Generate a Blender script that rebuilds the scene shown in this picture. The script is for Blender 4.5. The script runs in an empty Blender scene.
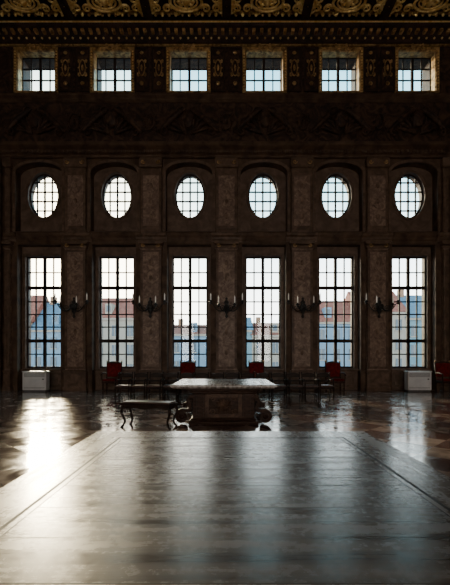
import bpy, math, random
from mathutils import Vector, Matrix
random.seed(4)
F=390.0; H=1.32; HZ=357.0
def ZP(py,Y): return H+(HZ-py)*Y/F
def XP(px,Y): return (px-225)*Y/F
COL=bpy.context.scene.collection

# ------------------------------------------------------------ materials
def newmat(name):
    m=bpy.data.materials.new(name); m.use_nodes=True
    nt=m.node_tree; b=nt.nodes['Principled BSDF']
    return m,nt,b
def noisy(name,c1,c2,scale=4,rough=0.5,metal=0,detail=6,stretch=(1,1,1),bump=0.0,spec=0.5,c3=None,rvar=0.0,distort=0.6):
    m,nt,b=newmat(name)
    N=nt.nodes; L=nt.links
    tc=N.new('ShaderNodeTexCoord'); mp=N.new('ShaderNodeMapping'); mp.inputs['Scale'].default_value=stretch
    L.new(tc.outputs['Object'],mp.inputs['Vector'])
    n=N.new('ShaderNodeTexNoise'); n.inputs['Scale'].default_value=scale; n.inputs['Detail'].default_value=detail
    n.inputs['Distortion'].default_value=distort
    L.new(mp.outputs[0],n.inputs['Vector'])
    r=N.new('ShaderNodeValToRGB'); r.color_ramp.elements[0].position=0.35; r.color_ramp.elements[1].position=0.65
    r.color_ramp.elements[0].color=(*c1,1); r.color_ramp.elements[1].color=(*c2,1)
    if c3:
        e=r.color_ramp.elements.new(0.5); e.color=(*c3,1)
    L.new(n.outputs['Fac'],r.inputs[0]); L.new(r.outputs[0],b.inputs['Base Color'])
    b.inputs['Roughness'].default_value=rough; b.inputs['Metallic'].default_value=metal
    b.inputs['Specular IOR Level'].default_value=spec
    if bump>0:
        bp=N.new('ShaderNodeBump'); bp.inputs['Strength'].default_value=bump; bp.inputs['Distance'].default_value=0.02
        L.new(n.outputs['Fac'],bp.inputs['Height']); L.new(bp.outputs[0],b.inputs['Normal'])
    return m
M={}
M['wall']=noisy('wall_stucco',(0.045,0.025,0.015),(0.105,0.06,0.036),2.5,0.65,bump=0.2,spec=0.2)
M['reveal']=noisy('niche_stucco',(0.085,0.05,0.033),(0.155,0.097,0.065),3,0.6,spec=0.25)
M['pil']=noisy('pilaster_marble',(0.125,0.078,0.052),(0.29,0.195,0.135),5,0.45,c3=(0.19,0.12,0.085),distort=1.6,detail=7,spec=0.25)
M['pil2']=noisy('pilaster_frame',(0.07,0.04,0.025),(0.15,0.09,0.057),4,0.5,spec=0.25)
M['relief']=noisy('pilaster_relief',(0.10,0.06,0.038),(0.24,0.155,0.105),4,0.5,spec=0.25)
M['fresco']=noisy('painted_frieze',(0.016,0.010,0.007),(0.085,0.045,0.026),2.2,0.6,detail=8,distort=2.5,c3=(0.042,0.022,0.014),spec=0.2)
M['gold']=noisy('gilding',(0.70,0.42,0.11),(1.0,0.76,0.32),9,0.45,metal=0.5,bump=0.3)
M['dgold']=noisy('aged_gilding',(0.15,0.075,0.026),(0.66,0.40,0.14),7,0.45,metal=0.5,bump=0.3)
M['ceil']=noisy('ceiling_wood',(0.018,0.011,0.008),(0.05,0.026,0.018),3,0.6,spec=0.2)
M['frame']=noisy('window_frame_wood',(0.016,0.010,0.008),(0.034,0.02,0.016),6,0.6,spec=0.2)
M['dwood']=noisy('dark_walnut',(0.010,0.006,0.004),(0.028,0.014,0.009),6,0.5,stretch=(1,1,4),bump=0.1,spec=0.15)
M['wood']=noisy('carved_walnut',(0.020,0.010,0.007),(0.060,0.030,0.019),8,0.5,stretch=(1,1,3),bump=0.2,spec=0.12)
M['red']=noisy('red_velvet',(0.085,0.004,0.004),(0.17,0.010,0.009),12,0.75,spec=0.1)
M['seat']=noisy('seat_cloth',(0.06,0.028,0.02),(0.12,0.06,0.045),20,0.45,spec=0.4)
M['iron']=noisy('black_iron',(0.01,0.009,0.008),(0.03,0.024,0.02),12,0.5,metal=0.4)
M['rad']=noisy('radiator_enamel',(0.6,0.6,0.6),(0.72,0.72,0.71),3,0.4)
M['raddark']=noisy('grille_slot',(0.08,0.08,0.08),(0.12,0.12,0.12),3,0.6)
m,nt,b=newmat('candle_wax'); b.inputs['Base Color'].default_value=(0.8,0.76,0.68,1); b.inputs['Roughness'].default_value=0.4
b.inputs['Emission Color'].default_value=(1,0.9,0.75,1); b.inputs['Emission Strength'].default_value=0.15; M['candle']=m
# glass
m=bpy.data.materials.new('window_glass'); m.use_nodes=True; nt=m.node_tree; nt.nodes.clear()
o=nt.nodes.new('ShaderNodeOutputMaterial'); t=nt.nodes.new('ShaderNodeBsdfTransparent'); t.inputs[0].default_value=(0.90,0.96,0.98,1)
g=nt.nodes.new('ShaderNodeBsdfGlossy'); g.inputs['Roughness'].default_value=0.03; mx=nt.nodes.new('ShaderNodeMixShader'); mx.inputs[0].default_value=0.05
nt.links.new(t.outputs[0],mx.inputs[1]); nt.links.new(g.outputs[0],mx.inputs[2]); nt.links.new(mx.outputs[0],o.inputs[0]); M['glass']=m

# floor marble
def floor_mat():
    m,nt,b=newmat('floor_marble'); N=nt.nodes; L=nt.links
    tc=N.new('ShaderNodeTexCoord'); mp=N.new('ShaderNodeMapping'); mp.inputs['Rotation'].default_value=(0,0,math.radians(45)); mp.inputs['Location'].default_value=(0.013,0.027,0.5)
    L.new(tc.outputs['Object'],mp.inputs[0])
    ck=N.new('ShaderNodeTexChecker'); ck.inputs['Scale'].default_value=1.6
    ck.inputs['Color1'].default_value=(0.22,0.12,0.10,1); ck.inputs['Color2'].default_value=(0.56,0.44,0.38,1)
    L.new(mp.outputs[0],ck.inputs['Vector'])
    n=N.new('ShaderNodeTexNoise'); n.inputs['Scale'].default_value=2.2; n.inputs['Detail'].default_value=9; n.inputs['Distortion'].default_value=1.6
    L.new(tc.outputs['Object'],n.inputs['Vector'])
    r=N.new('ShaderNodeValToRGB'); r.color_ramp.elements[0].position=0.3; r.color_ramp.elements[1].position=0.7
    r.color_ramp.elements[0].color=(0.3,0.26,0.24,1); r.color_ramp.elements[1].color=(1,0.95,0.9,1)
    L.new(n.outputs['Fac'],r.inputs[0])
    mx=N.new('ShaderNodeMixRGB'); mx.blend_type='MULTIPLY'; mx.inputs[0].default_value=0.85
    L.new(ck.outputs['Color'],mx.inputs[1]); L.new(r.outputs[0],mx.inputs[2]); L.new(mx.outputs[0],b.inputs['Base Color'])
    ad=N.new('ShaderNodeMath'); ad.operation='MULTIPLY_ADD'; L.new(ck.outputs['Fac'],ad.inputs[0]); ad.inputs[1].default_value=0.15; L.new(n.outputs['Fac'],ad.inputs[2])
    mr=N.new('ShaderNodeMapRange'); mr.inputs['From Min'].default_value=0.3; mr.inputs['From Max'].default_value=0.8
    mr.inputs['To Min'].default_value=0.06; mr.inputs['To Max'].default_value=0.22
    L.new(ad.outputs[0],mr.inputs['Value']); L.new(mr.outputs[0],b.inputs['Roughness'])
    b.inputs['Specular IOR Level'].default_value=1.0
    n2=N.new('ShaderNodeTexNoise'); n2.inputs['Scale'].default_value=1.6; n2.inputs['Detail'].default_value=3
    L.new(tc.outputs['Object'],n2.inputs['Vector'])
    bp=N.new('ShaderNodeBump'); bp.inputs['Strength'].default_value=0.10; bp.inputs['Distance'].default_value=0.03
    L.new(n2.outputs['Fac'],bp.inputs['Height']); L.new(bp.outputs[0],b.inputs['Normal'])
    return m
M['floor']=floor_mat()
# table top: streaked slab, inlay
def top_mat(name,c1,c2,stretch,rlo,rhi):
    m,nt,b=newmat(name); N=nt.nodes; L=nt.links
    tc=N.new('ShaderNodeTexCoord'); mp=N.new('ShaderNodeMapping'); mp.inputs['Scale'].default_value=stretch
    L.new(tc.outputs['Object'],mp.inputs[0])
    n=N.new('ShaderNodeTexNoise'); n.inputs['Scale'].default_value=3; n.inputs['Detail'].default_value=10; n.inputs['Distortion'].default_value=0.1; n.inputs['Roughness'].default_value=0.6
    L.new(mp.outputs[0],n.inputs['Vector'])
    r=N.new('ShaderNodeValToRGB'); r.color_ramp.elements[0].position=0.25; r.color_ramp.elements[1].position=0.75
    r.color_ramp.elements[0].color=(*c1,1); r.color_ramp.elements[1].color=(*c2,1)
    L.new(n.outputs['Fac'],r.inputs[0]); L.new(r.outputs[0],b.inputs['Base Color'])
    n3=N.new('ShaderNodeTexNoise'); n3.inputs['Scale'].default_value=22; n3.inputs['Detail'].default_value=10; n3.inputs['Roughness'].default_value=0.75
    L.new(tc.outputs['Object'],n3.inputs['Vector'])
    ad=N.new('ShaderNodeMath'); ad.operation='ADD'; L.new(n.outputs['Fac'],ad.inputs[0]); L.new(n3.outputs['Fac'],ad.inputs[1])
    mr=N.new('ShaderNodeMapRange'); mr.inputs['From Min'].default_value=0.7; mr.inputs['From Max'].default_value=1.3
    mr.inputs['To Min'].default_value=rlo; mr.inputs['To Max'].default_value=rhi
    L.new(ad.outputs[0],mr.inputs['Value']); L.new(mr.outputs[0],b.inputs['Roughness'])
    b.inputs['Specular IOR Level'].default_value=0.85
    bp=N.new('ShaderNodeBump'); bp.inputs['Strength'].default_value=0.07; bp.inputs['Distance'].default_value=0.003
    L.new(ad.outputs[0],bp.inputs['Height']); L.new(bp.outputs[0],b.inputs['Normal'])
    return m
M['top']=top_mat('tabletop_field',(0.035,0.026,0.02),(0.20,0.155,0.125),(0.3,6,1),0.17,0.36)
M['top2']=top_mat('tabletop_border',(0.085,0.065,0.05),(0.26,0.205,0.165),(4,0.6,1),0.18,0.36)
M['line']=noisy('inlay_line',(0.010,0.008,0.007),(0.022,0.017,0.014),5,0.6,spec=0.2)
M['joint']=noisy('slab_joint',(0.04,0.03,0.024),(0.06,0.046,0.038),5,0.5,spec=0.4)

# ------------------------------------------------------------ mesh builder
class MB:
    def __init__(s): s.v=[];s.f=[];s.m=[];s.sm=[];s.mats=[]
    def mi(s,k):
        if k not in s.mats: s.mats.append(k)
        return s.mats.index(k)
    def add(s,vs,fs,k,smooth=False):
        o=len(s.v); s.v+= [tuple(v) for v in vs]; i=s.mi(k)
        for f in fs: s.f.append([a+o for a in f]); s.m.append(i); s.sm.append(smooth)
    def box(s,x0,x1,y0,y1,z0,z1,k,c=0.0):
        if c<=0:
            vs=[(x,y,z) for x in (x0,x1) for y in (y0,y1) for z in (z0,z1)]
            fs=[(0,1,3,2),(4,6,7,5),(0,4,5,1),(2,3,7,6),(0,2,6,4),(1,5,7,3)]
            s.add(vs,fs,k)
        else:
            rings=[]
            for (z,i) in ((z0,c),(z0+c,0),(z1-c,0),(z1,c)):
                rings.append([(x0+i+0,y0+i+c*0,z),(x1-i,y0+i,z),(x1-i,y1-i,z),(x0+i,y1-i,z)])
            vs=[p for r in rings for p in r]; fs=[(3,2,1,0),(12,13,14,15)]
            for a in range(3):
                for j in range(4):
                    fs.append((a*4+j,a*4+(j+1)%4,(a+1)*4+(j+1)%4,(a+1)*4+j))
            s.add(vs,fs,k)
    def prismX(s,prof,x0,x1,k):
        n=len(prof); vs=[(x0,y,z) for y,z in prof]+[(x1,y,z) for y,z in prof]
        fs=[tuple(range(n)),tuple(range(2*n-1,n-1,-1))]+[(i,i+n,(i+1)%n+n,(i+1)%n) for i in range(n)]
        s.add(vs,fs,k)
    def prismY(s,prof,y0,y1,k):
        n=len(prof); vs=[(x,y0,z) for x,z in prof]+[(x,y1,z) for x,z in prof]
        fs=[tuple(range(n)),tuple(range(2*n-1,n-1,-1))]+[(i,i+n,(i+1)%n+n,(i+1)%n) for i in range(n)]
        s.add(vs,fs,k)
    def lathe(s,c,prof,k,n=12,sx=1,sy=1):
        vs=[];fs=[]
        for r,z in prof:
            for i in range(n):
                a=2*math.pi*i/n; vs.append((c[0]+r*sx*math.cos(a),c[1]+r*sy*math.sin(a),c[2]+z))
        for j in range(len(prof)-1):
            for i in range(n):
                fs.append((j*n+i,j*n+(i+1)%n,(j+1)*n+(i+1)%n,(j+1)*n+i))
        fs.append(tuple(range(n-1,-1,-1))); q=(len(prof)-1)*n; fs.append(tuple(range(q,q+n)))
        s.add(vs,fs,k,True)
    def tube(s,pts,rad,k,n=7):
        pts=[Vector(p) for p in pts]; N=len(pts)
        if not hasattr(rad,'__len__'): rad=[rad]*N
        vs=[];fs=[]; up=None
        for i,p in enumerate(pts):
            t=(pts[min(i+1,N-1)]-pts[max(i-1,0)]).normalized()
            if up is None:
                up=Vector((0,1,0)) if abs(t.y)<0.9 else Vector((1,0,0))
            u=(up-t*up.dot(t)).normalized(); up=u; w=t.cross(u)
            for j in range(n):
                a=2*math.pi*j/n; vs.append(p+(u*math.cos(a)+w*math.sin(a))*rad[i])
        for i in range(N-1):
            for j in range(n):
                fs.append((i*n+j,i*n+(j+1)%n,(i+1)*n+(j+1)%n,(i+1)*n+j))
        fs.append(tuple(range(n-1,-1,-1))); fs.append(tuple(range((N-1)*n,N*n)))
        s.add(vs,fs,k,True)
    def ribbon(s,pts,wid,y0,y1,k):
        N=len(pts); vs=[];fs=[]
        for i,(x,z) in enumerate(pts):
            a=pts[max(i-1,0)]; b=pts[min(i+1,N-1)]
            tx,tz=b[0]-a[0],b[1]-a[1]; l=math.hypot(tx,tz) or 1; nx,nz=-tz/l,tx/l; w=wid[i]
            vs+=[(x+nx*w,y0,z+nz*w),(x-nx*w,y0,z-nz*w),(x-nx*w,y1,z-nz*w),(x+nx*w,y1,z+nz*w)]
        for i in range(N-1):
            for j in range(4):
                fs.append((i*4+j,i*4+(j+1)%4,(i+1)*4+(j+1)%4,(i+1)*4+j))
        fs.append((0,1,2,3)); q=(N-1)*4; fs.append((q+3,q+2,q+1,q))
        s.add(vs,fs,k)
    def ell(s,c,r,k,n=8,m=5):
        vs=[];fs=[]
        for j in range(m+1):
            ph=math.pi*j/m
            for i in range(n):
                a=2*math.pi*i/n
                vs.append((c[0]+r[0]*math.sin(ph)*math.cos(a),c[1]+r[1]*math.sin(ph)*math.sin(a),c[2]+r[2]*math.cos(ph)))
        for j in range(m):
            for i in range(n): fs.append((j*n+i,j*n+(i+1)%n,(j+1)*n+(i+1)%n,(j+1)*n+i))
        s.add(vs,fs,k,True)
    def obj(s,name,loc=(0,0,0),rz=0,parent=None):
        me=bpy.data.meshes.new(name); me.from_pydata(s.v,[],s.f)
        for k in s.mats: me.materials.append(M[k])
        me.polygons.foreach_set('material_index',s.m); me.polygons.foreach_set('use_smooth',s.sm)
        me.update()
        import bmesh
        bm=bmesh.new(); bm.from_mesh(me); bmesh.ops.recalc_face_normals(bm,faces=bm.faces); bm.to_mesh(me); bm.free()
        o=bpy.data.objects.new(name,me); COL.objects.link(o); o.location=loc; o.rotation_euler=(0,0,rz)
        if parent: o.parent=parent
        return o
def inst(o,name,loc,rz=0):
    c=bpy.data.objects.new(name,o.data); COL.objects.link(c); c.location=loc; c.rotation_euler=(0,0,rz); return c

def plate(outer,holes,y0,y1,matk):
    cu=bpy.data.curves.new('tmp','CURVE'); cu.dimensions='2D'; cu.fill_mode='BOTH'; cu.extrude=abs(y1-y0)/2
    for lp in [outer]+holes:
        sp=cu.splines.new('POLY'); sp.points.add(len(lp)-1)
        for p,(x,z) in zip(sp.points,lp): p.co=(x,z,0,1)
        sp.use_cyclic_u=True
    ob=bpy.data.objects.new('tmp',cu); COL.objects.link(ob)
    dg=bpy.context.evaluated_depsgraph_get(); me=bpy.data.meshes.new_from_object(ob.evaluated_get(dg))
    yc=(y0+y1)/2
    vs=[(v.co.x,yc-v.co.z,v.co.y) for v in me.vertices]; fs=[tuple(p.vertices) for p in me.polygons]
    bpy.data.objects.remove(ob); bpy.data.curves.remove(cu); bpy.data.meshes.remove(me)
    return vs,fs
def rect(x0,x1,z0,z1): return [(x0,z0),(x1,z0),(x1,z1),(x0,z1)]
def ellipse(cx,cz,a,b,n=40): return [(cx+a*math.cos(2*math.pi*i/n),cz+b*math.sin(2*math.pi*i/n)) for i in range(n)]
def archrect(x0,x1,z0,z1,rise,n=12):
    pts=[(x0,z0),(x1,z0)]
    cx=(x0+x1)/2; a=(x1-x0)/2; zs=z1-rise
    for i in range(n+1):
        t=math.pi*i/n; pts.append((cx+a*math.cos(t),zs+rise*math.sin(t)))
    return pts

# ------------------------------------------------------------ layout
X0=0.06; B=2.95; BC=[X0+(k-2.5)*B for k in range(6)]; PC=[X0+(k-3)*B for k in range(7)]
XL,XR=X0-3*B,X0+3*B
YW=15.35; YN=15.72; YG=15.85; YO=16.15; YBACK=-13.5
ZC=14.25
LW=0.71; LZ0,LZ1=0.87,5.38
OVZ=ZP(197,YG); OA,OB=0.60,0.905
YU=15.12
UZ0,UZ1=ZP(91.5,YU),ZP(58,15.5)-0.02; UW=0.73

# far wall
mb=MB()
holes=[];h2=[]
for c in BC:
    holes.append(rect(c-0.86,c+0.86,-0.0+0.002,5.75))
    holes.append(archrect(c-0.92,c+0.92,6.25,8.98,0.42))
    h2.append(rect(c-LW,c+LW,LZ0,LZ1)); h2.append(ellipse(c,OVZ,OA,OB))
v,f=plate(rect(XL,XR,0,9.6),holes,YW,YN,'wall'); mb.add(v,f,'wall')
v,f=plate(rect(XL-0.3,XR+0.3,-0.2,9.6),h2,YN,YO,'reveal'); mb.add(v,f,'reveal')
for c in BC:
    v,f=plate(ellipse(c,OVZ,OA*1.18,OB*1.12),[ellipse(c,OVZ,OA*1.0,OB*1.0)],YN-0.06,YN,'x'); mb.add(v,f,'pil2')
    v,f=plate(rect(c-LW-0.1,c+LW+0.1,LZ0-0.05,LZ1+0.1),[rect(c-LW,c+LW,LZ0,LZ1)],YN-0.04,YN,'x'); mb.add(v,f,'pil2')
    mb.box(c-0.86,c+0.86,YN-0.16,YN,LZ0-0.1,LZ0-0.03,'pil2',0.01)
    v,f=plate(rect(c-0.7,c+0.7,0.12,0.7),[rect(c-0.6,c+0.6,0.2,0.62)],YN-0.03,YN,'x'); mb.add(v,f,'pil2')
mb.obj('wall_far')
mb=MB()
uh=[rect(c-UW,c+UW,UZ0,UZ1) for c in BC]
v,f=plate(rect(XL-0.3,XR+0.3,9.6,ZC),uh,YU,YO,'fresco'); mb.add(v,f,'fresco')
mb.obj('wall_attic')

# windows
wn=0
def window(kind,c):
    global wn
    wn+=1; mb=MB()
    if kind=='low':
        a,z0,z1,y=LW,LZ0,LZ1,YG
        v,f=plate(rect(c-a,c+a,z0,z1),[rect(c-a+0.06,c+a-0.06,z0+0.07,z1-0.06)],y-0.04,y+0.04,'x'); mb.add(v,f,'frame')
        t1=ZP(288,YG); t2=ZP(341,YG)
        for t in (t1,t2): mb.box(c-a+0.05,c+a-0.05,y-0.045,y+0.04,t-0.065,t+0.065,'frame')
        mb.box(c-0.06,c+0.06,y-0.045,y+0.04,z0+0.05,z1-0.05,'frame')
        for sx in (-1,1): mb.box(c+sx*a*0.5-0.026,c+sx*a*0.5+0.026,y-0.025,y+0.02,z0+0.05,z1-0.05,'frame')
        for (p,q,n) in ((z0+.07,t2-.05,2),(t2+.05,t1-.05,4),(t1+.05,z1-.06,2)):
            for i in range(1,n):
                z=p+(q-p)*i/n; mb.box(c-a+0.05,c+a-0.05,y-0.022,y+0.018,z-0.024,z+0.024,'frame')
        mb.add([(c-a+.03,y,z0+.03),(c+a-.03,y,z0+.03),(c+a-.03,y,z1-.03),(c-a+.03,y,z1-.03)],[(0,1,2,3)],'glass')
    elif kind=='oval':
        y=YG
        v,f=plate(ellipse(c,OVZ,OA,OB),[ellipse(c,OVZ,OA-0.06,OB-0.06)],y-0.04,y+0.04,'x'); mb.add(v,f,'frame')
        for i in (-1,0,1):
            dx=i*OA*0.5; hh=(OB-0.03)*math.sqrt(max(0,1-(dx/(OA-0.03))**2)); w=0.034 if i==0 else 0.026
            mb.box(c+dx-w,c+dx+w,y-0.03,y+0.025,OVZ-hh,OVZ+hh,'frame')
        for i in (-1.5,-0.5,0.5,1.5):
            dz=i*OB*0.42; ww=(OA-0.03)*math.sqrt(max(0,1-(dz/(OB-0.03))**2))
            mb.box(c-ww,c+ww,y-0.028,y+0.02,OVZ+dz-0.026,OVZ+dz+0.026,'frame')
        e=ellipse(c,OVZ,OA-.02,OB-.02); mb.add([(x,y,z) for x,z in e],[tuple(range(len(e)))],'glass')
    else:
        y=15.5; a=UW; z0,z1=UZ0,UZ1
        v,f=plate(rect(c-a,c+a,z0,z1),[rect(c-a+0.05,c+a-0.05,z0+0.05,z1-0.05)],y-0.04,y+0.04,'x'); mb.add(v,f,'frame')
        mb.box(c-0.05,c+0.05,y-0.045,y+0.04,z0+.04,z1-.04,'frame')
        for sx in (-1,1): mb.box(c+sx*a*0.5-0.022,c+sx*a*0.5+0.022,y-0.025,y+0.02,z0+.04,z1-.04,'frame')
        for i in (1,2):
            z=z0+0.25+(z1-z0-0.25)*i/3; mb.box(c-a+.04,c+a-.04,y-0.022,y+0.018,z-0.022,z+0.022,'frame')
        mb.add([(c-a+.03,y,z0+.03),(c+a-.03,y,z0+.03),(c+a-.03,y,z1-.03),(c-a+.03,y,z1-.03)],[(0,1,2,3)],'glass')
    mb.obj('window_%d'%wn)
for kd in ('low','oval','up'):
    for c in BC: window(kd,c)

# side walls, back, floor, ceiling
mb=MB(); mb.box(XL-0.3,XL,YBACK,YW,0,ZC,'wall')
for yy in [YW-0.65-2.95*i for i in range(0,9)]:
    mb.box(XL,XL+0.12,yy-0.4,yy+0.4,0.0,8.9,'pil2')
mb.obj('wall_left')
mb=MB(); mb.box(XR,XR+0.3,YBACK,YW,0,ZC,'wall')
for yy in [YW-0.65-2.95*i for i in range(0,9)]:
    mb.box(XR-0.12,XR,yy-0.4,yy+0.4,0.0,8.9,'pil2')
mb.obj('wall_right')
mb=MB(); v,f=plate(rect(XL-0.3,XR+0.3,-0.2,ZC),[rect(c-LW,c+LW,LZ0,LZ1) for c in BC],YBACK-0.4,YBACK,'x'); mb.add(v,f,'wall'); mb.obj('wall_back')
mb=MB(); mb.box(XL-0.3,XR+0.3,YBACK-0.4,YO,-0.2,0,'floor'); mb.obj('floor')
mb=MB(); mb.box(XL-0.3,XR+0.3,YBACK-0.4,YO,ZC,ZC+0.25,'ceil')
for i in range(8):
    y=14.3-i*3.4
    mb.box(XL,XR,y-1.0,y-0.75,ZC-0.25,ZC,'ceil')
for c in PC[1:-1]: mb.box(c-0.16,c+0.16,YBACK,14.7,ZC-0.22,ZC,'ceil')
mb.obj('ceiling')

# ---------------- trims (cornices)
def corn(y,z0,z1,proj,k):
    h=z1-z0
    return [(y,z0),(y-proj*.25,z0),(y-proj*.25,z0+h*.2),(y-proj*.45,z0+h*.3),(y-proj*.5,z0+h*.5),(y-proj*.9,z0+h*.65),(y-proj,z0+h*.72),(y-proj,z0+h*.95),(y-proj*.9,z1),(y,z1)]
mb=MB()
mb.prismX(corn(YW,9.12,9.6,0.42,0),XL,XR,'wall')
for i in range(118): 
    x=XL+0.08+i*0.15; mb.box(x-0.045,x+0.045,YW-0.26,YW-0.1,9.25,9.35,'wall')
mb.obj('trim_1')
mb=MB(); mb.prismX(corn(YU,11.18,11.42,0.2,0),XL,XR,'wall'); mb.prismX([(YU,11.43),(YU-.05,11.43),(YU-.05,11.46),(YU,11.46)],XL,XR,'dgold')
mb.obj('trim_2')
mb=MB()
mb.prismX(corn(YU,13.42,14.0,0.5,0),XL,XR,'ceil')
mb.prismX([(YU,13.36),(YU-.06,13.36),(YU-.06,13.41),(YU,13.41)],XL,XR,'dgold')
mb.prismX([(YU-.5,13.86),(YU-.53,13.86),(YU-.53,13.9),(YU-.5,13.9)],XL,XR,'gold')
for i in range(60):
    x=XL+0.15+i*0.295
    mb.box(x-0.06,x+0.06,YU-0.42,YU-0.12,13.62,13.74,'dgold',0.02)
    mb.ell((x+0.147,YU-0.16,13.56),(0.045,0.04,0.045),'gold',6,4)
mb.obj('trim_3')
for i,c in enumerate(PC):
    mb=MB(); a=max(XL+.13,c-B/2+0.88); b=min(XR-.13,c+B/2-0.88)
    mb.prismX(corn(YW,5.85,6.18,0.16,0),a,b,'pil2'); mb.obj('trim_%d'%(4+i))
for j,c in enumerate(BC):
    mb=MB(); mb.prismX(corn(YW,5.8,6.2,0.1,0),c-0.86,c+0.86,'wall')
    v,f=plate(archrect(c-1.02,c+1.02,6.25,9.08,0.46),[archrect(c-0.92,c+0.92,6.251,8.98,0.42)],YW-0.05,YW,'x'); mb.add(v,f,'pil2')
    mb.obj('trim_%d'%(12+j))

# ---------------- pilasters
def panel(mb,x0,x1,z0,z1,y,fr,k1,k2,d=0.03):
    v,f=plate(rect(x0,x1,z0,z1),[rect(x0+fr,x1-fr,z0+fr,z1-fr)],y-d,y,'x'); mb.add(v,f,k1)
    mb.box(x0+fr,x1-fr,y-0.004,y,z0+fr,z1-fr,k2)
def pilaster(c,lo,hi,nm):
    mb=MB(); a=max(XL+.2,c-lo); b=min(XR-.2,c+hi)
    mb.box(a-.06,b+.06,YW-0.24,YW,0,0.16,'pil2',0.01)
    mb.box(a-.03,b+.03,YW-0.2,YW,0.16,0.72,'pil2'); mb.box(a-.06,b+.06,YW-0.24,YW,0.72,0.82,'pil2',0.02)
    mb.box(a,b,YW-0.14,YW,0.82,5.55,'pil')
    panel(mb,a,b,0.86,5.5,YW-0.14,0.09,'pil2','pil')
    mb.box(a-.05,b+.05,YW-0.2,YW,5.55,5.66,'pil2',0.02); mb.box(a-.08,b+.08,YW-0.24,YW,5.7,5.84,'pil2',0.02)
    mb.box(a,b,YW-0.12,YW,6.2,8.7,'pil2'); panel(mb,a,b,6.35,8.5,YW-0.12,0.09,'pil2','pil')
    mb.box(a-.05,b+.05,YW-0.2,YW,8.72,9.1,'pil2',0.05)
    m=(a+b)/2
    if XL+1<c<XR-1:
        for z in (1.5,2.3,4.4,5.0,6.8,7.4,8.0):
            mb.ell((m,YW-0.15,z),(0.07,0.025,0.11),'relief',8,6)
            for s in (-1,1):
                pts=[(m+s*(0.05+0.11*math.sin(t*2.4)),YW-0.15,z-0.28+0.22*t) for t in [i/8 for i in range(9)]]
                mb.tube(pts,[0.018-0.01*i/8 for i in range(9)],'relief',6)
        for s in (-1,1):
            pts=[(m+s*(0.3-0.09*(1-t)*math.cos(t*9)),YW-0.23,8.9-0.09*(1-t)*math.sin(t*9)) for t in [i/14 for i in range(15)]]
            mb.tube(pts,0.02,'dgold',6)
            pts=[(m+s*(0.3-0.08*(1-t)*math.cos(t*9)),YW-0.24,5.66-0.08*(1-t)*math.sin(t*9)) for t in [i/14 for i in range(15)]]
            mb.tube(pts,0.018,'dgold',6)
    mb.obj('pilaster')
for c in PC: pilaster(c,0.40,0.40,'')

# ---------------- gold ornaments
def spiral(mb,c,r0,turns,s,rad,k,mapf,ph=0):
    n=int(16*turns); pts=[];rr=[]
    for i in range(n+1):
        t=i/n; r=r0*(1-0.82*t); a=ph+2*math.pi*turns*t
        pts.append(mapf(c[0]+s*r*math.cos(a),c[1]+r*math.sin(a))); rr.append(rad*(1-0.5*t))
    mb.tube(pts,rr,k,6)
def cartouche(mb,x,z,w,h,k,mapf,kring=None,rad=0.03):
    n=28
    pts=[mapf(x+w*0.42*math.cos(2*math.pi*i/n),z+h*0.38*math.sin(2*math.pi*i/n)) for i in range(n+1)]
    mb.tube(pts,rad,kring or k,6)
    p=mapf(x,z); mb.ell(p,(w*0.16,0.04,h*0.16),k,8,5)
    for s in (-1,1):
        spiral(mb,(x+s*w*0.48,z+h*0.36),w*0.15,1.4,s,rad*0.8,k,mapf,math.pi)
        spiral(mb,(x+s*w*0.48,z-h*0.36),w*0.15,1.4,s,rad*0.8,k,mapf,math.pi)
        for q in (-0.25,0,0.25):
            a=mapf(x+s*w*0.42,z+q*h); b_=mapf(x+s*w*0.66,z+q*h*1.5); m_=mapf(x+s*w*0.56,z+q*h*1.1)
            mb.tube([a,m_,b_],[rad,rad*1.2,rad*0.2],k,6)
yA=YU-0.05
for i,c in enumerate(PC[1:-1]):
    mb=MB()
    for s in (-1,1):
        v,f=plate(rect(c+s*0.33-0.28,c+s*0.33+0.28,11.6,13.3),[rect(c+s*0.33-0.22,c+s*0.33+0.22,11.66,13.24)],YU-0.06,YU,'x'); mb.add(v,f,'ceil')
        cartouche(mb,c+s*0.33,12.5,0.28,0.8,'dgold',lambda a,b:(a,yA,b),rad=0.022)
        mb.ell((c+s*0.33,yA,13.08),(0.08,0.04,0.06),'dgold'); mb.ell((c+s*0.33,yA,11.9),(0.08,0.04,0.08),'dgold')
    mb.obj('attic_cartouche')
for c in BC:
    mb=MB()
    v,f=plate(rect(c-UW-0.13,c+UW+0.13,UZ0-0.06,UZ1+0.12),[rect(c-UW,c+UW,UZ0,UZ1)],YU-0.05,YU,'x'); mb.add(v,f,'dgold')
    v,f=plate(rect(c-UW,c+UW,UZ0,UZ1),[rect(c-UW+0.02,c+UW-0.02,UZ0+0.02,UZ1-0.02)],YU,15.44,'x'); mb.add(v,f,'dgold')
    for k in range(14):
        z=UZ0+(UZ1-UZ0)*(k+.5)/14
        for s in (-1,1): mb.ell((c+s*(UW+0.07),YU-0.06,z),(0.035,0.03,0.03),'gold',6,4)
    cartouche(mb,c,UZ1+0.13,0.4,0.14,'dgold',lambda a,b:(a,YU-0.09,b),rad=0.02)
    mb.obj('gilded_window_frame')
YF=YU-0.12
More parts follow.
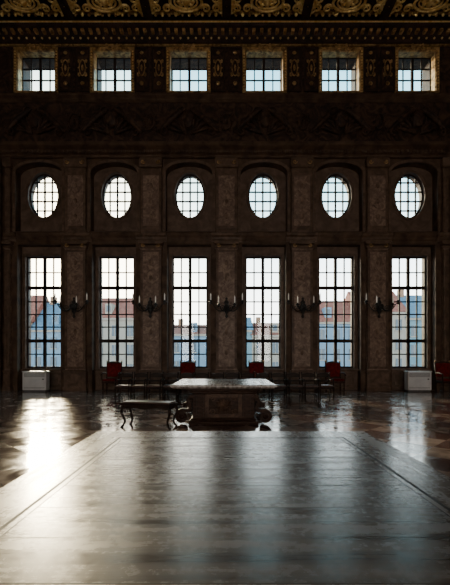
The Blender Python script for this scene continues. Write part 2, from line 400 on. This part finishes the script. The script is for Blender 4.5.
for j,c in enumerate(BC):
    mb=MB()
    for s in (-1,1):
        pts=[(c+s*(0.12+1.0*t),YF,10.85-0.85*t**1.3) for t in [i/10 for i in range(11)]]
        mb.tube(pts,[0.05+0.06*math.sin(math.pi*i/10) for i in range(11)],'fresco',8)
        spiral(mb,(c+s*0.95,9.98),0.2,1.5,s,0.05,'fresco',lambda a,b:(a,YF,b),0)
        spiral(mb,(c+s*0.3,10.8),0.16,1.4,-s,0.04,'fresco',lambda a,b:(a,YF,b),0)
        for q in range(4):
            aa=math.radians(20+q*18)
            mb.tube([(c+s*.1,YF,9.9),(c+s*(.1+.5*math.cos(aa)),YF-.03,9.9+.5*math.sin(aa)),(c+s*(.1+.8*math.cos(aa)),YF,9.9+.7*math.sin(aa))],[.03,.06,.01],'fresco',6)
    mb.ell((c,YF,10.5),(0.26,0.1,0.34),'fresco',12,8)
    mb.obj('carved_pediment')
for j,c in enumerate(PC[1:-1]):
    mb=MB(); cartouche(mb,c,10.4,0.42,0.8,'fresco',lambda a,b:(a,YU-0.07,b),rad=0.035); mb.obj('frieze_cartouche')
mapc=lambda zc:(lambda a,b:(a,b,zc))
def ccart(x,y,w,h):
    mb=MB(); zc=ZC-0.12
    f=mapc(zc)
    n=32
    for q,r in ((0.5,0.055),(0.36,0.038)):
        mb.tube([(x+w*q*math.cos(2*math.pi*i/n),y+h*q*math.sin(2*math.pi*i/n),zc) for i in range(n+1)],r,'gold',6)
    mb.lathe((x,y,zc-0.1),[(0.02,0),(0.1,0.03),(0.16,0.12),(0.2,0.22)],'gold',10)
    for i in range(8):
        a=2*math.pi*i/8; mb.ell((x+w*.22*math.cos(a),y+h*.22*math.sin(a),zc+0.02),(0.1,0.08,0.06),'gold',6,4)
    for s in (-1,1):
        for t in (-1,1):
            spiral(mb,(x+s*w*.62,y+t*h*.34),0.17,1.6,s,0.045,'gold',f,math.pi)
            spiral(mb,(x+s*w*.3,y+t*h*.56),0.12,1.4,s,0.03,'gold',f,0)
    mb.box(x-.2,x+.2,y-.2,y+.2,zc+0.02,ZC,'ceil')
    mb.obj('ceiling_rosette')
for c in BC:
    ccart(c,14.08,1.15,0.75)
for c in PC[1:-1]:
    ccart(c,14.15,0.6,0.5)
mb=MB()
for i in range(70):
    x=XL+0.2+i*0.25
    mb.ell((x,14.6,ZC-0.1),(0.07,0.05,0.1),'gold' if i%2 else 'dgold',6,4)
mb.prismX([(14.54,ZC-.06),(14.66,ZC-.06),(14.66,ZC),(14.54,ZC)],XL,XR,'dgold')
mb.obj('trim_20')

# ---------------- candelabra sconces
def sconce():
    mb=MB()
    mb.lathe((0,-0.03,0),[(0.02,-0.42),(0.06,-0.36),(0.03,-0.28),(0.09,-0.15),(0.12,0.0),(0.07,0.12),(0.1,0.2),(0.03,0.28),(0.05,0.33),(0.005,0.4)],'iron',12,1,0.5)
    mb.tube([(0,0.08,0),(0,0.0,0),(0,-0.15,-0.05),(0,-0.26,0.02)],0.03,'iron')
    mb.ell((0,-0.26,0),(0.09,0.09,0.11),'iron',10,8)
    def arm(dx,dy,hz):
        pts=[];N=16
        for i in range(N+1):
            t=i/N; pts.append((dx*t,-0.26+dy*t,-0.02-0.17*math.sin(math.pi*min(1,t*1.15))+hz*t**3))
        mb.tube(pts,[0.026-0.01*i/N for i in range(N+1)],'iron',7)
        ex,ey,ez=pts[-1]
        mb.lathe((ex,ey,ez),[(0.015,-0.07),(0.045,-0.03),(0.02,0.0),(0.085,0.03),(0.09,0.045),(0.035,0.05),(0.035,0.1)],'iron',12)
        mb.lathe((ex,ey,ez+0.1),[(0.022,0),(0.021,0.2),(0.012,0.23),(0.003,0.27)],'candle',8)
        s=1 if dx>0 else -1
        if abs(dx)>0.2:
            sp=[(dx*.45+s*(0.1*(1-t)*math.cos(t*8)),-0.26+dy*.45,-0.06+0.1*(1-t)*math.sin(t*8)) for t in [i/14 for i in range(15)]]
            mb.tube(sp,0.013,'iron',6)
    arm(0.60,-0.05,0.16); arm(-0.60,-0.05,0.16); arm(0.30,-0.30,0.02); arm(-0.30,-0.30,0.02)
    return mb
zs=ZP(307,15.0)
first=None
for c in PC[1:-1]:
    if first is None: first=sconce().obj('candelabra_sconce',(c,YW-0.25,zs))
    else: inst(first,'candelabra_sconce',(c,YW-0.25,zs))

# ---------------- carved tables
M['seatwood']=noisy('carved_highlight',(0.05,0.027,0.017),(0.12,0.068,0.042),10,0.5,spec=0.15)
def table(name,xc,yn,W,D,T,bodyw):
    """yn: y of edge nearest the camera; origin at floor centre"""
    root=bpy.data.objects.new(name,None); COL.objects.link(root); root.location=(xc,yn+D/2,0)
    mb=MB(); w=W/2; d=D/2
    rings=[(0.05,T-0.075),(0.03,T-0.05),(0.0,T-0.04),(0.0,T-0.008),(0.008,T)]
    vs=[];fs=[]
    for i,z in rings: vs+=[(-w+i,-d+i,z),(w-i,-d+i,z),(w-i,d-i,z),(-w+i,d-i,z)]
    for a in range(4):
        for j in range(4): fs.append((a*4+j,a*4+(j+1)%4,(a+1)*4+(j+1)%4,(a+1)*4+j))
    fs.append((3,2,1,0)); mb.add(vs,fs,'top2')
    bw=0.215; lw=0.014; e=0.008
    def fr(o,i,k):
        a0,b0,a1,b1=w-o,d-o,w-i,d-i
        vs=[(-a0,-b0,T),(a0,-b0,T),(a0,b0,T),(-a0,b0,T),(-a1,-b1,T),(a1,-b1,T),(a1,b1,T),(-a1,b1,T)]
        mb.add(vs,[(j,(j+1)%4,(j+1)%4+4,j+4) for j in range(4)],k)
    fr(e,bw,'top2'); fr(bw,bw+lw,'line'); fr(bw+lw,bw+.035,'top2'); fr(bw+.035,bw+.04,'line')
    q=bw+.04
    n=7; y=-d+q; dy=(2*d-2*q)/n
    for i in range(n):
        mb.add([(-w+q,y,T),(w-q,y,T),(w-q,y+dy-.005,T),(-w+q,y+dy-.005,T)],[(0,1,2,3)],'top')
        mb.add([(-w+q,y+dy-.005,T),(w-q,y+dy-.005,T),(w-q,y+dy,T),(-w+q,y+dy,T)],[(0,1,2,3)],'joint'); y+=dy
    mb.obj('tabletop',parent=root)
    mb=MB(); bx=bodyw/2; by=d-0.28
    mb.box(-bx-0.10,bx+0.10,-by-0.10,by+0.10,T-0.13,T-0.076,'wood',0.015)
    mb.box(-bx-0.05,bx+0.05,-by-0.05,by+0.05,T-0.19,T-0.13,'wood',0.02)
    mb.box(-bx,bx,-by,by,0.1,T-0.19,'wood')
    mb.box(-bx-0.08,bx+0.08,-by-0.08,by+0.08,0.0,0.07,'wood',0.015)
    mb.box(-bx-0.04,bx+0.04,-by-0.04,by+0.04,0.07,0.12,'wood',0.02)
    for s in (-1,1):
        y=s*by
        lo,hi=(y-0.03,y) if s<0 else (y,y+0.03)
        v,f=plate(rect(-0.36,0.36,0.14,T-0.2),[rect(-0.29,0.29,0.2,T-0.26)],lo,hi,'x'); mb.add(v,f,'seatwood')
        for xs in (-1,1):
            v,f=plate(rect(xs*.48-.09,xs*.48+.09,0.14,T-.2),[rect(xs*.48-.05,xs*.48+.05,.2,T-.26)],lo,hi,'x'); mb.add(v,f,'wood')
        zc=T/2-0.02; yy=y+s*0.02
        for i in range(12):
            a=2*math.pi*i/12; r=0.13
            mb.tube([(0,yy,zc),(r*.6*math.cos(a),yy+s*.02,zc+r*.6*math.sin(a)),(r*1.25*math.cos(a),yy,zc+r*1.1*math.sin(a))],[.02,.03,.008],'seatwood',6)
        mb.ell((0,yy+s*0.02,zc),(0.05,0.03,0.05),'seatwood',10,6)
        for sx in (-1,1):
            for sz in (-1,1): spiral(mb,(sx*.21,zc+sz*.13),.06,1.4,sx,.014,'seatwood',lambda a,b:(a,yy,b),0)
    for s in (-1,1):
        x=s*bx; mb.box(min(x,x+s*.03),max(x,x+s*.03),-by+.12,by-.12,0.18,T-.26,'dwood')
    mb.obj('pedestal',parent=root)
    mb=MB()
    for s in (-1,1):
        pts=[];wd=[]
        P=[(bx-0.02,T-0.22),(bx+0.05,T-0.25),(bx+0.09,T-0.33),(bx+0.06,T-0.43),(bx+0.05,0.31),(bx+0.1,0.275)]
        R=0.125; cx=bx+0.21; cz=R+0.028
        for p in P: pts.append((s*p[0],p[1])); wd.append(0.035)
        for i in range(26):
            t=i/25; r=R*(1-0.72*t); a=math.radians(115)-t*math.radians(560)
            pts.append((s*(cx+r*math.cos(a)),cz+r*math.sin(a))); wd.append(0.034*(1-0.4*t))
        for (y0,y1) in ((-by-0.03,-by+0.17),(by-0.17,by+0.03)):
            mb.ribbon(pts,wd,y0,y1,'wood')
            for yy in (y0-.012,y1+.012):
                mb.tube([(s*cx,yy-.01,cz),(s*cx,yy+.01,cz)],0.05,'wood',12)
            spiral(mb,(s*(bx+.02),T-.3),.05,1.4,s,.015,'wood',lambda a,b:(a,y0-.01,b),0)
    mb.obj('scroll_feet',parent=root)
    return root
table('carved_table',XP(223.5,7.36),7.36,2.02,2.1,0.79,1.2)
table('carved_table',(-.914+1.0)/2,0.66,1.914,2.13,0.79,1.15)

# ---------------- bench
def bench():
    mb=MB(); L=0.5; Dp=0.2; Hh=0.47
    mb.box(-L,L,-Dp,Dp,Hh-0.05,Hh-0.015,'dwood',0.008)
    mb.box(-L+.03,L-.03,-Dp+.03,Dp-.03,Hh-0.015,Hh+0.012,'seat',0.01)
    for sy in (-1,1):
        pr=[(-L+.03,Hh-.05)]+[(-L+.03+(2*L-.06)*i/16,Hh-.09-0.035*abs(math.cos(math.pi*i/8))) for i in range(17)]+[(L-.03,Hh-.05)]
        mb.prismY(pr,sy*(Dp-.035)-.012,sy*(Dp-.035)+.012,'dwood')
    for sx in (-1,1):
        mb.box(sx*(L-.05)-.012,sx*(L-.05)+.012,-Dp+.04,Dp-.04,Hh-.12,Hh-.05,'dwood')
        for sy in (-1,1):
            x=sx*(L-.05); y=sy*(Dp-.04); pts=[];rr=[]
            for i in range(13):
                t=i/12; off=0.035*math.sin(t*2*math.pi*0.95)+0.03*t**3
                pts.append((x+sx*off,y+sy*off*.6,Hh-.06-(Hh-.08)*t)); rr.append(0.034-0.018*t if t<.9 else .022)
            mb.tube(pts,rr,'dwood',8); p=pts[-1]
            mb.lathe((p[0]+sx*.01,p[1],0),[(.028,0),(.034,.012),(.02,.03)],'dwood',8)
    return mb
bench().obj('cabriole_bench',(XP(149,7.35),7.38,0),math.radians(-14))

# ---------------- row chairs
def chair():
    mb=MB(); w=.20; d=.2
    for sx in (-1,1):
        mb.tube([(sx*w,-d,0.0),(sx*w,-d,.25),(sx*w,-d,.44)],[.018,.024,.028],'dwood',6)
        mb.tube([(sx*w,d+.05,0.0),(sx*w,d,.25),(sx*w,d,.45),(sx*w,d+.03,.65),(sx*w,d+.07,.83)],[.018,.024,.028,.024,.02],'dwood',6)
        mb.ell((sx*w,d+.075,.84),(.025,.02,.025),'dwood',6,4)
        mb.box(sx*w-.014,sx*w+.014,-d,d,.17,.205,'dwood')
        mb.box(sx*w-.012,sx*w+.012,-d,d,.38,.43,'dwood')
        mb.tube([(sx*w,d+.02,.62),(sx*(w+.01),0,.65),(sx*w,-d+.02,.63),(sx*w,-d,.44)],[.017,.022,.024,.018],'dwood',6)
    for y in (-d,d): mb.box(-w,w,y-.012,y+.012,.37,.43,'dwood')
    mb.box(-w,w,-.012,.012,.18,.205,'dwood')
    mb.box(-w-.01,w+.01,-d-.015,d+.01,.43,.475,'seat',.015)
    pr=[(-w,.70)]+[(-w+2*w*i/8,.80+.035*math.sin(math.pi*i/8)) for i in range(9)]+[(w,.70)]
    mb.prismY(pr,d+.045,d+.068,'dwood')
    mb.box(-w,w,d+.025,d+.045,.56,.62,'dwood')
    return mb
first=None; Yc=11.75
for i in range(14):
    x=XP(124+i*15.5,Yc)+random.uniform(-.01,.01)
    if first is None: first=chair().obj('wooden_chair',(x,Yc,0),0)
    else: inst(first,'wooden_chair',(x,Yc,0),random.uniform(-.04,.04))

# ---------------- red armchairs
def armchair():
    mb=MB(); w=.3; d=.27
    for sx in (-1,1):
        for sy in (-1,1):
            mb.lathe((sx*(w-.03),sy*(d-.03),0),[(.025,0),(.035,.03),(.02,.08),(.035,.15),(.02,.2),(.035,.26),(.03,.4)],'wood',8)
        mb.tube([(sx*(w-.02),d,.4),(sx*(w-.02),d+.02,.8),(sx*(w-.02),d+.06,1.12)],.025,'wood',6)
        mb.ell((sx*(w-.02),d+.06,1.15),(.03,.03,.04),'dgold',8,6)
        mb.tube([(sx*(w-.01),d,.7),(sx*(w+.01),0,.72),(sx*(w+.01),-d+.02,.68),(sx*(w+.02),-d-.02,.63)],[.022,.028,.03,.035],'wood',8)
        mb.tube([(sx*(w-.01),-d+.04,.4),(sx*(w+.01),-d+.02,.55),(sx*(w),-d+.03,.67)],.022,'wood',6)
    mb.box(-w,w,-d,d,.34,.42,'wood',.01)
    mb.box(-w+.02,w-.02,-d+.01,d-.01,.42,.5,'red',.03)
    mb.box(-w+.03,w-.03,d-.0,d+.05,.56,1.08,'red',.02)
    pr=[(-w+.02,1.07)]+[(-w+.02+(2*w-.04)*i/10,1.1+.06*math.sin(math.pi*i/10)) for i in range(11)]+[(w-.02,1.07)]
    mb.prismY(pr,d+.03,d+.07,'wood')
    return mb
first=None
for px in (112,187,257,335,447):
    Y=14.75
    x=XP(px,Y)
    if px==447: x=min(x,XR-0.5)
    if first is None: first=armchair().obj('red_velvet_armchair',(x,Y,0),0)
    else: inst(first,'red_velvet_armchair',(x,Y,0),0)

# ---------------- radiators
def rad():
    mb=MB(); w=.45; 
    mb.box(-w,w,-.14,.14,.06,.74,'rad',.015)
    mb.box(-w-.02,w+.02,-.16,.16,.74,.78,'rad',.01)
    mb.box(-w+.04,w-.04,-.12,.12,0,.06,'raddark')
    for i in range(9): mb.box(-w+.06,w-.06,-.145,-.139,.56+.018*i,.568+.018*i,'raddark')
    mb.box(-w+.06,w-.06,-.146,-.139,.14,.155,'raddark')
    mb.box(.3,.36,-.15,-.14,.45,.5,'raddark')
    return mb
r=rad().obj('convector_heater',(XP(35.5,14.9),14.95,0)); inst(r,'convector_heater',(XP(418.5,14.9),14.95,0))

# ---------------- town outside
def facade(name,c1):
    m=noisy(name,tuple(a*.85 for a in c1),c1,0.3,0.8,spec=0.2); return m
M['fa']=facade('facade_blue',(0.13,0.18,0.235)); M['fb']=facade('facade_cream',(0.24,0.20,0.165)); M['fc']=facade('facade_ochre',(0.22,0.125,0.08)); M['fd']=facade('facade_teal',(0.11,0.17,0.20))
M['roof']=noisy('roof_tiles',(0.16,0.045,0.03),(0.22,0.075,0.05),2,0.8,spec=0.2); M['roofg']=noisy('roof_slate',(0.07,0.10,0.14),(0.10,0.14,0.18),2,0.7,spec=0.2)
M['wdark']=noisy('pane_dark',(0.02,0.035,0.05),(0.04,0.06,0.08),2,0.3)
M['cobble']=noisy('cobblestone',(0.15,0.16,0.17),(0.22,0.22,0.22),6,0.8)
def house(x0,x1,y,zt,zr,kf,kr,floors):
    mb=MB(); zb=-9; dp=10
    mb.box(x0,x1,y,y+dp,zb,zt,kf)
    mb.prismX([(y-.4,zt),(y+dp+.4,zt),(y+dp/2,zr)],x0-.2,x1+.2,kr)
    mb.box(x0,x1,y-.3,y,zt-.3,zt,'fb')
    n=max(2,int((x1-x0)/1.9)); fh=2.9
    for f in range(floors):
        z=zt-1.1-f*fh
        for i in range(n):
            x=x0+(x1-x0)*(i+.5)/n
            mb.box(x-.45,x+.45,y-.06,y,z-1.6,z,'wdark'); mb.box(x-.55,x+.55,y-.12,y-.0,z-1.75,z-1.62,'fb'); mb.box(x-.03,x+.03,y-.09,y-.05,z-1.6,z,'fb')
    for i in range(max(1,n//3)):
        x=x0+(x1-x0)*(i+.5)/max(1,n//3); zz=zt+(zr-zt)*.25
        mb.box(x-.5,x+.5,y+.6,y+2.5,zt+.2,zz+1.3,kf); mb.box(x-.3,x+.3,y+.55,y+.6,zz+.1,zz+1.0,'wdark')
    mb.box(x0+1,x0+1.7,y+dp/2-.5,y+dp/2+.5,zr-.8,zr+.9,'fc')
    mb.obj('townhouse')
HS=[(-40,-29,ZP(322,58),ZP(290,58),'fc','roof'),(-29,-22,ZP(330,58),ZP(298,58),'fa','roofg'),(-22,-13,ZP(318,58),ZP(293,58),'fb','roof'),(-13,-8.5,ZP(335,58),ZP(318,58),'fd','roofg'),
(-8.5,-1,ZP(334,58),ZP(322,58),'fa','roof'),(-1,4,ZP(330,58),ZP(314,58),'fd','roofg'),(4,11,ZP(335,58),ZP(320,58),'fb','roof'),(11,20,ZP(322,58),ZP(296,58),'fa','roof'),(20,27,ZP(312,58),ZP(286,58),'fb','roof'),(27,38,ZP(318,58),ZP(290,58),'fd','roofg')]
for a,b_,zt,zr,kf,kr in HS: house(a,b_,58,zt,zr,kf,kr,4)
mb=MB(); mb.box(-90,90,16.6,130,-9.2,-9.0,'cobble'); mb.obj('town_square')

# ------------------------------------------------------------ world
w=bpy.data.worlds.new('sky'); bpy.context.scene.world=w; w.use_nodes=True; nt=w.node_tree; N=nt.nodes; L=nt.links; N.clear()
out=N.new('ShaderNodeOutputWorld'); bg=N.new('ShaderNodeBackground'); tc=N.new('ShaderNodeTexCoord'); sp=N.new('ShaderNodeSeparateXYZ')
L.new(tc.outputs['Generated'],sp.inputs[0])
r=N.new('ShaderNodeValToRGB'); cr=r.color_ramp
cr.elements[0].position=0.0; cr.elements[0].color=(0.84,0.88,0.90,1); cr.elements[1].position=1.0; cr.elements[1].color=(0.10,0.24,0.36,1)
for p,c in ((0.12,(0.98,0.95,0.91)),(0.26,(0.72,0.83,0.85)),(0.38,(0.32,0.52,0.58)),(0.58,(0.14,0.34,0.42))):
    e=cr.elements.new(p); e.color=(*c,1)
L.new(sp.outputs['Z'],r.inputs[0])
sd=Vector((-0.47,1.0,0.27)).normalized()
dt=N.new('ShaderNodeVectorMath'); dt.operation='DOT_PRODUCT'; L.new(tc.outputs['Generated'],dt.inputs[0]); dt.inputs[1].default_value=sd
mxm=N.new('ShaderNodeMath'); mxm.operation='MAXIMUM'; L.new(dt.outputs['Value'],mxm.inputs[0]); mxm.inputs[1].default_value=0
pw=N.new('ShaderNodeMath'); pw.operation='POWER'; L.new(mxm.outputs[0],pw.inputs[0]); pw.inputs[1].default_value=26
sc=N.new('ShaderNodeMixRGB'); sc.blend_type='ADD'; sc.inputs[2].default_value=(1.7,1.15,0.55,1)
L.new(pw.outputs[0],sc.inputs[0]); L.new(r.outputs[0],sc.inputs[1])
L.new(sc.outputs[0],bg.inputs[0]); bg.inputs[1].default_value=8.0; L.new(bg.outputs[0],out.inputs[0])
sl=bpy.data.lights.new('sun','SUN'); so=bpy.data.objects.new('sun',sl); COL.objects.link(so)
sl.energy=6; sl.angle=math.radians(4); sl.color=(1,0.78,0.48)
so.rotation_euler=Vector(sd).to_track_quat('Z','Y').to_euler(); so.location=(-20,40,15)

def area(name,loc,sx,sz,portal=True,energy=0,col=(1,1,1),back=False):
    l=bpy.data.lights.new(name,'AREA'); l.shape='RECTANGLE'; l.size=sx; l.size_y=sz
    o=bpy.data.objects.new(name,l); COL.objects.link(o); o.location=loc
    o.rotation_euler=(math.radians(-90 if not back else 90),0,0)
    if portal: l.cycles.is_portal=True
    else: l.energy=energy; l.color=col
    return o
for c in BC:
    area('skylight_portal',(c,YO+0.02,(LZ0+LZ1)/2),2*LW,LZ1-LZ0)
    area('skylight_portal',(c,YO+0.02,OVZ),2*OA,2*OB)
    area('skylight_portal',(c,YO+0.02,(UZ0+UZ1)/2),2*UW,UZ1-UZ0)
    area('rear_window_fill',(c,YBACK+0.02,(LZ0+LZ1)/2),2*LW,LZ1-LZ0,False,110,(1,0.78,0.58),True)  # added fill lamps at rear openings, standing in for daylight to brighten the room

# ------------------------------------------------------------ camera
cam=bpy.data.cameras.new('camera'); co=bpy.data.objects.new('camera',cam); COL.objects.link(co)
co.location=(0,0,H); co.rotation_euler=(math.radians(90),0,0)
cam.sensor_width=36; cam.sensor_fit='AUTO'; cam.lens=F/585*36; cam.shift_y=(HZ-292.5)/585; cam.clip_start=0.05; cam.clip_end=500
bpy.context.scene.camera=co
